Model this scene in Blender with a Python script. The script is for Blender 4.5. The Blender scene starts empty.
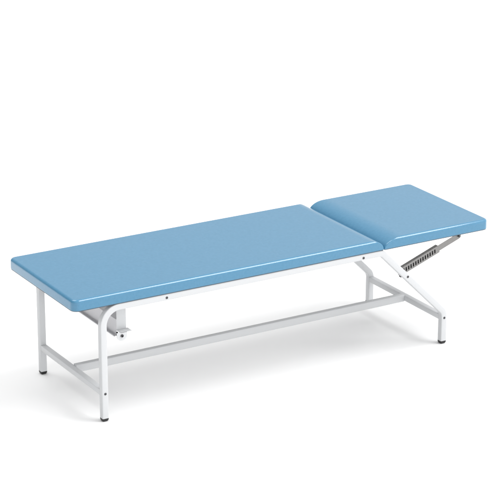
import bpy, bmesh, math
from mathutils import Vector, Matrix

scene = bpy.context.scene
COL = scene.collection
PI = math.pi

# ------------------------------------------------------------------ helpers
def link_mesh(name, bm, mat, parent=None, smooth=True, angle=None):
    bmesh.ops.recalc_face_normals(bm, faces=bm.faces[:])
    me = bpy.data.meshes.new(name)
    bm.to_mesh(me); bm.free()
    me.materials.append(mat)
    for p in me.polygons: p.use_smooth = smooth
    if angle is not None:
        me.set_sharp_from_angle(angle=math.radians(angle))
    o = bpy.data.objects.new(name, me)
    COL.objects.link(o)
    if parent is not None: o.parent = parent
    return o

def bridge(bm, rings, cap_start=True, cap_end=True):
    R = [[bm.verts.new(p) for p in ring] for ring in rings]
    for a, b in zip(R, R[1:]):
        n = len(a)
        for i in range(n):
            bm.faces.new((a[i], a[(i+1) % n], b[(i+1) % n], b[i]))
    if cap_start: bm.faces.new(R[0][::-1])
    if cap_end: bm.faces.new(R[-1])

def rounded_rect(x0, x1, y0, y1, r, seg=8):
    """outline of a rectangle; r = radii at (x0,y0),(x1,y0),(x1,y1),(x0,y1)"""
    out = []
    cs = [((x0, y0), r[0], PI, 1, 1), ((x1, y0), r[1], 1.5*PI, -1, 1),
          ((x1, y1), r[2], 0.0, -1, -1), ((x0, y1), r[3], .5*PI, 1, -1)]
    for (cx, cy), rr, a0, sx, sy in cs:
        for k in range(seg+1):
            a = a0 + .5*PI*k/seg
            out.append((cx + sx*rr + rr*math.cos(a), cy + sy*rr + rr*math.sin(a)))
    return out

def box(bm, x0, x1, y0, y1, z0, z1, bev=0.0, seg=2):
    vs = [bm.verts.new((x, y, z)) for z in (z0, z1) for x, y in ((x0, y0), (x1, y0), (x1, y1), (x0, y1))]
    fs = [bm.faces.new([vs[i] for i in f]) for f in
          ((3, 2, 1, 0), (4, 5, 6, 7), (0, 1, 5, 4), (1, 2, 6, 5), (2, 3, 7, 6), (3, 0, 4, 7))]
    if bev:
        es = {e for f in fs for e in f.edges}
        bmesh.ops.bevel(bm, geom=list(es), offset=bev, segments=seg, profile=.5, affect='EDGES')

def fillet_path(pts, radii, step=math.radians(4.5)):
    """2-D polyline with rounded corners -> list of points"""
    out = [Vector(pts[0])]
    for i in range(1, len(pts)-1):
        p = Vector(pts[i]); a = (Vector(pts[i-1]) - p).normalized(); b = (Vector(pts[i+1]) - p).normalized()
        ang = a.angle(b); r = radii[i-1]
        d = r/math.tan(ang/2)
        c = p + (a+b).normalized()*(r/math.sin(ang/2))
        s = p + a*d - c; e = p + b*d - c
        tot = PI - ang
        n = max(3, int(tot/step))
        sgn = 1 if s.cross(e) > 0 else -1
        for k in range(n+1):
            t = sgn*tot*k/n
            out.append(c + Vector((s.x*math.cos(t)-s.y*math.sin(t), s.x*math.sin(t)+s.y*math.cos(t))))
    out.append(Vector(pts[-1]))
    return out

def sweep_xz(bm, path, y0, sec):
    """sweep a section [(n, y)] along a path in the xz plane"""
    rings = []
    for i, p in enumerate(path):
        if i == 0: t = (path[1]-p).normalized()
        elif i == len(path)-1: t = (p-path[i-1]).normalized()
        else: t = ((p-path[i-1]).normalized() + (path[i+1]-p).normalized()).normalized()
        n = Vector((-t.y, t.x))
        rings.append([(p.x + n.x*a, y0 + b, p.y + n.y*a) for a, b in sec])
    bridge(bm, rings)

def square_sec(w, h, r, seg=4):
    return rounded_rect(-w/2, w/2, -h/2, h/2, (r,)*4, seg)

# ------------------------------------------------------------------ materials
def new_mat(name, col, rough=.5, metal=0.0, spec=.5):
    m = bpy.data.materials.new(name); m.use_nodes = True
    b = m.node_tree.nodes['Principled BSDF']
    b.inputs['Base Color'].default_value = (*col, 1)
    b.inputs['Roughness'].default_value = rough
    b.inputs['Metallic'].default_value = metal
    b.inputs['Specular IOR Level'].default_value = spec
    return m, m.node_tree.nodes, m.node_tree.links, b

def vinyl():
    m, N, L, b = new_mat('blue_vinyl', (.11, .28, .46), .36, 0, .10)
    tc = N.new('ShaderNodeTexCoord')
    # leather grain: small cells
    v = N.new('ShaderNodeTexVoronoi'); v.feature = 'DISTANCE_TO_EDGE'; v.inputs['Scale'].default_value = 420
    L.new(tc.outputs['Object'], v.inputs['Vector'])
    n = N.new('ShaderNodeTexNoise'); n.inputs['Scale'].default_value = 160; n.inputs['Detail'].default_value = 6
    L.new(tc.outputs['Object'], n.inputs['Vector'])
    mul = N.new('ShaderNodeMath'); mul.operation = 'MULTIPLY_ADD'; mul.inputs[1].default_value = .8
    L.new(v.outputs['Distance'], mul.inputs[0]); L.new(n.outputs['Fac'], mul.inputs[2])
    bp = N.new('ShaderNodeBump'); bp.inputs['Strength'].default_value = .32; bp.inputs['Distance'].default_value = .0008
    L.new(mul.outputs[0], bp.inputs['Height'])
    # very soft unevenness of the upholstery
    n2 = N.new('ShaderNodeTexNoise'); n2.inputs['Scale'].default_value = 5.5; n2.inputs['Detail'].default_value = 2
    L.new(tc.outputs['Object'], n2.inputs['Vector'])
    bp2 = N.new('ShaderNodeBump'); bp2.inputs['Strength'].default_value = .25; bp2.inputs['Distance'].default_value = .006
    L.new(n2.outputs['Fac'], bp2.inputs['Height']); L.new(bp.outputs[0], bp2.inputs['Normal'])
    L.new(bp2.outputs[0], b.inputs['Normal'])
    b.inputs['Coat Weight'].default_value = 1.0; b.inputs['Coat Roughness'].default_value = .12; b.inputs['Coat IOR'].default_value = 1.62
    # faint mottling of the dye
    n3 = N.new('ShaderNodeTexNoise'); n3.inputs['Scale'].default_value = 95; n3.inputs['Detail'].default_value = 4
    L.new(tc.outputs['Object'], n3.inputs['Vector'])
    r = N.new('ShaderNodeValToRGB')
    r.color_ramp.elements[0].position = .3; r.color_ramp.elements[0].color = (.052, .210, .352, 1)
    r.color_ramp.elements[1].position = .7; r.color_ramp.elements[1].color = (.063, .229, .382, 1)
    L.new(n3.outputs['Fac'], r.inputs[0]); L.new(r.outputs[0], b.inputs['Base Color'])
    return m

def coated(name, col, rough):
    m, N, L, b = new_mat(name, col, rough)
    tc = N.new('ShaderNodeTexCoord')
    n = N.new('ShaderNodeTexNoise'); n.inputs['Scale'].default_value = 300; n.inputs['Detail'].default_value = 3
    L.new(tc.outputs['Object'], n.inputs['Vector'])
    bp = N.new('ShaderNodeBump'); bp.inputs['Strength'].default_value = .06; bp.inputs['Distance'].default_value = .0005
    L.new(n.outputs['Fac'], bp.inputs['Height']); L.new(bp.outputs[0], b.inputs['Normal'])
    return m

def metal(name, col, rough, amount=1.0):
    m, N, L, b = new_mat(name, col, rough, amount)
    tc = N.new('ShaderNodeTexCoord')
    n = N.new('ShaderNodeTexNoise'); n.inputs['Scale'].default_value = 120; n.inputs['Detail'].default_value = 4
    L.new(tc.outputs['Object'], n.inputs['Vector'])
    mr = N.new('ShaderNodeMapRange'); mr.inputs['To Min'].default_value = rough*.8; mr.inputs['To Max'].default_value = rough*1.25
    L.new(n.outputs['Fac'], mr.inputs['Value']); L.new(mr.outputs[0], b.inputs['Roughness'])
    return m

VINYL = vinyl()
WHITE = coated('white_powder_coat', (.61, .621, .633), .42)
GREY = coated('grey_sheet_steel', (.60, .60, .62), .45)
ZINC = metal('zinc_plated_steel', (.27, .265, .26), .45)
DARK = metal('dark_steel', (.10, .10, .105), .40, .8)
BLACK, *_ = new_mat('black_plastic', (.012, .012, .013), .42)
FLOORM = coated('white_studio_floor', (.90, .90, .90), .6)

# ------------------------------------------------------------------ dimensions (metres)
W = .55                       # couch width
ZB, ZT = .4490, .490          # underside and top of the padding
L1, LT = 1.3281, 1.8252       # end of the main pad, end of the head pad
T = .025                      # steel tube
YN, YF = .0155, W-.0155       # centre lines of the near and the far side frame
XL, XR = .1205, 1.6245        # leg centres
ZR = .4345                    # centre of the top rail

# ------------------------------------------------------------------ setting
bm = bmesh.new()
S = 40
vs = [bm.verts.new(p) for p in ((-S, -S, 0), (S, -S, 0), (S, S, 0), (-S, S, 0))]
bm.faces.new(vs)
floor = link_mesh('floor', bm, FLOORM, smooth=False)
floor['kind'] = 'structure'

# ------------------------------------------------------------------ the couch
couch = bpy.data.objects.new('examination_couch', None)
couch.empty_display_size = .1
COL.objects.link(couch)
couch['label'] = 'light blue padded examination couch on a white steel tube frame with black feet'
couch['category'] = 'examination couch'

def pad(name, xa, xb, roll_a, roll_b, ra, rb):
    """upholstered slab from xa to xb; roll_* = how far that end rolls over towards the top; r* = plan corner radii"""
    th = ZT - ZB; rt = .0115; rbm = .003
    zs = [0, .001, .002, rbm]
    zs += [rbm + (th-rt-rbm)*k/10 for k in range(1, 11)]
    zs += [th - rt + rt*math.sin(.5*PI*k/9) for k in range(1, 10)]
    # close spacing near the top for the rolled end
    rings = []
    def end(roll, z):
        if not roll: return 0
        t = min(1, z/th)
        return roll*(1 - math.sqrt(max(0, 1 - t**2.1)))
    for z in zs:
        ins = 0
        if z > th-rt: ins = rt*(1 - math.sqrt(max(0, 1-((z-th+rt)/rt)**2)))
        if z < rbm: ins = rbm*(1 - math.sqrt(max(0, 1-((rbm-z)/rbm)**2)))
        x0 = xa + (end(roll_a, z) if roll_a else ins)
        x1 = xb - (end(roll_b, z) if roll_b else ins)
        qa, qb = max(ra-ins, .0015), max(rb-ins, .0015)      # concentric corners
        out = rounded_rect(x0, x1, ins, W-ins, (qa, qb, qb, qa), 8)
        rings.append([(x, y, ZB+z) for x, y in out])
    # flat field of the top, slightly inset
    def inset(d):
        x0 = xa + (roll_a + d if roll_a else rt + d); x1 = xb - (roll_b + d if roll_b else rt + d)
        return [(x, y, ZT) for x, y in rounded_rect(x0, x1, rt+d, W-rt-d, (max(ra-rt-d, .001), max(rb-rt-d, .001), max(rb-rt-d, .001), max(ra-rt-d, .001)), 8)]
    rings.append(inset(.0015))
    bm = bmesh.new(); bridge(bm, rings)
    return link_mesh(name, bm, VINYL, couch, angle=60)

pad('mattress', 0, L1-.0004, 0, .062, .026, .006)
pad('headrest', L1+.0004, LT, .088, 0, .006, .024)

# plywood bases the upholstery is stapled to, and an added dark outline strip
OUTLINE = coated('dark_outline', (.07, .10, .13), .6)
BOARD = coated('pale_board', (.5, .5, .5), .7)
for xa, xb, ra, rb in ((0, L1-.0004, .026, .006), (L1+.0004, LT, .006, .024)):
    d = .0012
    bm = bmesh.new()
    out = rounded_rect(xa+d, xb-d, d, W-d, (ra, rb, rb, ra), 8)
    bridge(bm, [[(x, y, .4473) for x, y in out], [(x, y, ZB+.001) for x, y in out]])
    link_mesh('outline_strip', bm, OUTLINE, couch, angle=40)  # no real part: dark strip added to draw the line under the pad edge
    bm = bmesh.new()
    box(bm, xa+.05, xb-.05, .032, W-.032, ZB-.012, .4474, .002)
    link_mesh('base_board', bm, BOARD, couch, angle=40)

# --- bent tube side frames
def side_frame(y, near):
    path = fillet_path([(XL, .012), (XL, ZR), (1.3215, ZR), (XR, .134), (XR, .012)], [.066, .030, .040])
    bm = bmesh.new()
    sweep_xz(bm, path, y, square_sec(T, T, .0032))
    fr = link_mesh('side_frame', bm, WHITE, couch, angle=50)
    for x in (XL, XR):
        bm = bmesh.new()
        rings = []
        for z, s, r in ((0, .0095, .005), (.0025, .0115, .005), (.0075, .0128, .004), (.0118, .0128, .004)):
            rings.append([(x+a, y+b, z) for a, b in rounded_rect(-s, s, -s, s, (r,)*4, 4)])
        bridge(bm, rings)
        link_mesh('foot_cap', bm, BLACK, fr, angle=40)
    if near:
        for x, z in ((.378, .4325), (1.234, .4315), (1.443, .3165), (XL, .109), (XR, .110)):
            bm = bmesh.new()
            yf = y - T/2
            rings = []
            for dy, r in ((.001, .0050), (-.0006, .0050), (-.0015, .0044), (-.0020, .0032), (-.0020, .0022), (-.0008, .0020)):
                rings.append([(x + r*math.cos(2*PI*k/18), yf+dy, z + r*math.sin(2*PI*k/18)) for k in range(18)])
            bridge(bm, rings)
            link_mesh('screw', bm, DARK, fr, angle=40)
    return fr
side_frame(YN, True)
side_frame(YF, False)

# --- cross bars and the long lower stretcher
for x in (XL, XR):
    bm = bmesh.new()
    box(bm, x-.0115, x+.0125, YN+T/2-.001, YF-T/2+.001, .099, .1215, .0022)
    link_mesh('crossbar', bm, WHITE, couch, angle=50)
bm = bmesh.new()
box(bm, XL+.0115, XR-.0105, .2635, .2865, .0965, .1265, .0022)
link_mesh('stretcher', bm, WHITE, couch, angle=50)

# --- ratchet strut holding up the headrest
def strut(yc, s):
    """s = +1: slotted face looks towards -y"""
    ang = math.atan2(.060, .166)
    root = Matrix.Translation((1.424, yc, .327)) @ Matrix.Rotation(-ang, 4, 'Y')
    def put(name, bm, mat, parent):
        bm.transform(root)
        return link_mesh(name, bm, mat, parent, angle=35)
    H, LEN, D = .030, .196, .016
    y0, y1 = -s*D/2, s*D/2
    # slotted channel: front plate with real slots, two flanges
    bm = bmesh.new()
    t = .0016
    nsl = 14; pit = .0119; sw = .0062; first = .018
    xs = [0.0]
    for k in range(nsl): xs += [first+k*pit, first+k*pit+sw]
    xs.append(LEN)
    zz = [-H/2, -.0085, .0070, H/2]
    skew = .004
    def P(i, j, y): return (xs[i] + (skew*(j-1.5)/1.0 if 0 < i < len(xs)-1 and j in (1, 2) else 0), y, zz[j])
    for side in (0, 1):
        y = y0 + s*t*side
        for i in range(len(xs)-1):
            for j in range(3):
                if j == 1 and i % 2 == 1: continue
                vs = [bm.verts.new(P(*q, y)) for q in ((i, j), (i+1, j), (i+1, j+1), (i, j+1))]
                bm.faces.new(vs)
    bmesh.ops.remove_doubles(bm, verts=bm.verts[:], dist=1e-5)
    for k in range(nsl):            # slot reveals
        i = 1+2*k
        loop = [(i, 1), (i+1, 1), (i+1, 2), (i, 2)]
        for a, b in zip(loop, loop[1:]+loop[:1]):
            bm.faces.new([bm.verts.new(P(*a, y0)), bm.verts.new(P(*b, y0)), bm.verts.new(P(*b, y0+s*t)), bm.verts.new(P(*a, y0+s*t))])
    bmesh.ops.remove_doubles(bm, verts=bm.verts[:], dist=1e-5)
    for z0, z1 in ((-H/2-.0002, -H/2+t), (H/2-t, H/2+.0002)):
        box(bm, -.0002, LEN+.0002, min(y0+s*t*.9, y1), max(y0+s*t*.9, y1), z0, z1, .0004, 1)
    box(bm, -.0003, .0016, min(y0+s*.0002, y1-s*.0005), max(y0+s*.0002, y1-s*.0005), -H/2+.0002, H/2-.0002)
    ch = put('ratchet_strut', bm, ZINC, couch)
    bm = bmesh.new()                # added dark bar standing in for the shade behind the slots
    box(bm, .003, LEN-.0015, min(y0+s*.005, y0+s*.010), max(y0+s*.005, y0+s*.010), -.0105, .0105, .0006, 1)
    put('slot_backing', bm, DARK, ch)
    bm = bmesh.new()                # plain inner bar running up to the headrest
    Hb = .0235
    prof = [(LEN-.012, -Hb/2), (.299, -Hb/2), (.307, -Hb/2+.003), (.3105, 0), (.307, Hb/2-.003), (.299, Hb/2), (LEN-.012, Hb/2)]
    ya, yb = y0+s*.0032, y0+s*.0046
    va = [bm.verts.new((x, ya, z)) for x, z in prof]; vb = [bm.verts.new((x, yb, z)) for x, z in prof]
    bm.faces.new(va); bm.faces.new(vb[::-1])
    for i in range(len(prof)):
        j = (i+1) % len(prof); bm.faces.new((va[i], va[j], vb[j], vb[i]))
    bmesh.ops.translate(bm, verts=bm.verts[:], vec=(0, 0, .001))
    put('sliding_bar', bm, ZINC, ch)
    bm = bmesh.new()                # pivot bolt at the upper end
    rings = []
    for y, r in ((y0+s*.010, .004), (y0-s*.0005, .004), (y0-s*.0005, .0050), (y0-s*.003, .0050), (y0-s*.004, .0042)):
        rings.append([(.2985 + r*math.cos(2*PI*k/6+.3), y, .001 + r*math.sin(2*PI*k/6+.3)) for k in range(6)])
    bridge(bm, rings)
    put('bolt', bm, DARK, ch)
    bm = bmesh.new()                # nut at the lower end, inside the sloping tube
    rings = []
    for y, r in ((y0+s*.004, .0062), (y0-s*.0020, .0062), (y0-s*.0028, .0054)):
        rings.append([(.0010 + r*math.cos(2*PI*k/6+.1), y, -.0150 + r*math.sin(2*PI*k/6+.1)) for k in range(6)])
    bridge(bm, rings)
    put('nut', bm, BLACK, ch)
    # lug screwed under the headrest that the bar pivots on
    bm = bmesh.new()
    ya, yb = y0+s*.0065, y0+s*.0095
    lx = (root @ Vector((.2985, 0, 0))).x; lz = (root @ Vector((.2985, 0, .001))).z
    ya += yc; yb += yc
    prof = [(lx-.014, .4472), (lx-.010, lz-.008), (lx+.004, lz-.009), (lx+.010, lz-.004), (lx+.016, .4472)]
    va = [bm.verts.new((x, ya, z)) for x, z in prof]; vb = [bm.verts.new((x, yb, z)) for x, z in prof]
    bm.faces.new(va); bm.faces.new(vb[::-1])
    for i in range(len(prof)):
        j = (i+1) % len(prof); bm.faces.new((va[i], va[j], vb[j], vb[i]))
    link_mesh('lug', bm, ZINC, ch, angle=35)
strut(.0405, 1)
strut(W-.0405, -1)

# --- paper roll holder under the foot end: grey sheet tray hung from white brackets
bm = bmesh.new()
x0, t = .2005, .0016
ya, yb = .0648, W-.0648
prof = [(x0, .3625), (x0, .3045), (x0-.0025, .3000), (x0-.0075, .2985), (x0-.0110, .3010), (x0-.0115, .3045)]
inner = []
pts = [Vector(p) for p in prof]
for i, p in enumerate(pts):
    if i == 0: d = pts[1]-p
    elif i == len(pts)-1: d = p-pts[i-1]
    else: d = pts[i+1]-pts[i-1]
    d.normalize(); n = Vector((-d.y, d.x))
    inner.append(p + n*t)
loop = prof + [tuple(v) for v in inner[::-1]]
bridge(bm, [[(x, ya, z) for x, z in loop], [(x, yb, z) for x, z in loop]])
box(bm, x0+.0002, x0+.042, ya+.001, yb-.001, .3605, .3622)
tray = link_mesh('paper_roll_holder', bm, GREY, couch, angle=40)
def bracket(yw, s):
    """yw: plane of the hanger plate, s: +1 when the couch edge lies towards -y"""
    def bx(bm, x0, x1, a, b, z0, z1, bev=0): box(bm, x0, x1, min(a, b), max(a, b), z0, z1, bev)
    bm = bmesh.new()
    bx(bm, .2020, .2405, yw, yw+s*.002, .322, .4360, .0005)          # hanger plate
    br = link_mesh('hanger_bracket', bm, WHITE, tray, angle=40)
    bm = bmesh.new()
    bx(bm, .2015, .2480, yw+s*.0024, yw-s*.030, .3195, .3217, .0005) # shelf
    yt = yw - s*.030
    cx, cz, r = .2075, .3095, .0205
    out = [(cx-r, .3212)] + [(cx + r*math.cos(a), cz + r*math.sin(a)) for a in [PI + PI*k/18 for k in range(19)]] + [(cx+r, .3212)]
    bridge(bm, [[(x, yt, z) for x, z in out], [(x, yt+s*.0022, z) for x, z in out]])
    link_mesh('end_tab', bm, WHITE, br, angle=40)
    bm = bmesh.new()
    rings = []
    for dy, rr, n in ((.003, .0062, 6), (-.0035, .0062, 6), (-.0045, .0052, 6), (-.0045, .0034, 6), (-.001, .0032, 6)):
        rings.append([(cx + rr*math.cos(2*PI*k/n+.35), yt+s*dy, cz-.001 + rr*math.sin(2*PI*k/n+.35)) for k in range(n)])
    bridge(bm, rings)
    link_mesh('bolt', bm, DARK, br, angle=30)
    bm = bmesh.new()                                                   # dark end plugs of the folded lip
    yp = yw - s*.006
    for z in (.3005, .3095): bx(bm, .1985, .2045, yp, yp+s*.006, z, z+.006, .001)
    link_mesh('end_plug', bm, BLACK, tray, angle=40)
bracket(.0625, 1)
bracket(W-.0625, -1)

# ------------------------------------------------------------------ light
w = bpy.data.worlds.new('World'); scene.world = w; w.use_nodes = True
N, L = w.node_tree.nodes, w.node_tree.links
bg = N['Background']
# even white studio surround, a little dimmer to the left of the couch
tc = N.new('ShaderNodeTexCoord')
dot = N.new('ShaderNodeVectorMath'); dot.operation = 'DOT_PRODUCT'
dot.inputs[1].default_value = (.34, -.44, 0)
L.new(tc.outputs['Generated'], dot.inputs[0])
add = N.new('ShaderNodeMath'); add.inputs[1].default_value = .87
L.new(dot.outputs['Value'], add.inputs[0])
bg.inputs['Color'].default_value = (1, 1, 1, 1)
L.new(add.outputs[0], bg.inputs['Strength'])

def softbox(name, d, dist, wx, wy, power, along):
    """rectangular softbox in direction d from the couch; `along` = direction of its long side"""
    d = Vector(d).normalized(); t = Vector((.9, .27, .3))
    a = Vector(along); a = (a - d*a.dot(d)).normalized(); b = a.cross(d)
    l = bpy.data.lights.new(name, 'AREA'); l.shape = 'RECTANGLE'; l.size = wx; l.size_y = wy; l.energy = power
    o = bpy.data.objects.new(name, l); COL.objects.link(o)
    p = t + d*dist
    o.matrix_world = Matrix(((b.x, a.x, d.x, p.x), (b.y, a.y, d.y, p.y), (b.z, a.z, d.z, p.z), (0, 0, 0, 1)))
softbox('overhead_softbox', (-.16, .40, .90), 24, 15, 15, 2400, (0, 1, 0))
softbox('front_softbox', (.46, -.33, .81), 24, 9, 14, 3300, (0, .81, .33))

# ------------------------------------------------------------------ camera
c = Vector((-3.04487919, -6.35614245, 3.14002177)); yaw, pit, f, roll = -.5355637153636131, .3364421716441821, 2122.651943585526, .0010584117937513873
fw = Vector((-math.sin(yaw)*math.cos(pit), math.cos(yaw)*math.cos(pit), -math.sin(pit)))
r0 = Vector((math.cos(yaw), math.sin(yaw), 0)); u0 = r0.cross(fw)
r = r0*math.cos(roll) + u0*math.sin(roll); u = u0*math.cos(roll) - r0*math.sin(roll)
cam = bpy.data.cameras.new('camera'); cam.sensor_width = 36; cam.lens = f/500*36; cam.clip_end = 300
co = bpy.data.objects.new('camera', cam); COL.objects.link(co)
M = Matrix(((r.x, u.x, -fw.x, c.x), (r.y, u.y, -fw.y, c.y), (r.z, u.z, -fw.z, c.z), (0, 0, 0, 1)))
co.matrix_world = M
scene.camera = co

scene.view_settings.view_transform = 'Standard'
scene.view_settings.look = 'None'
scene.view_settings.exposure = 0
scene.view_settings.gamma = 1
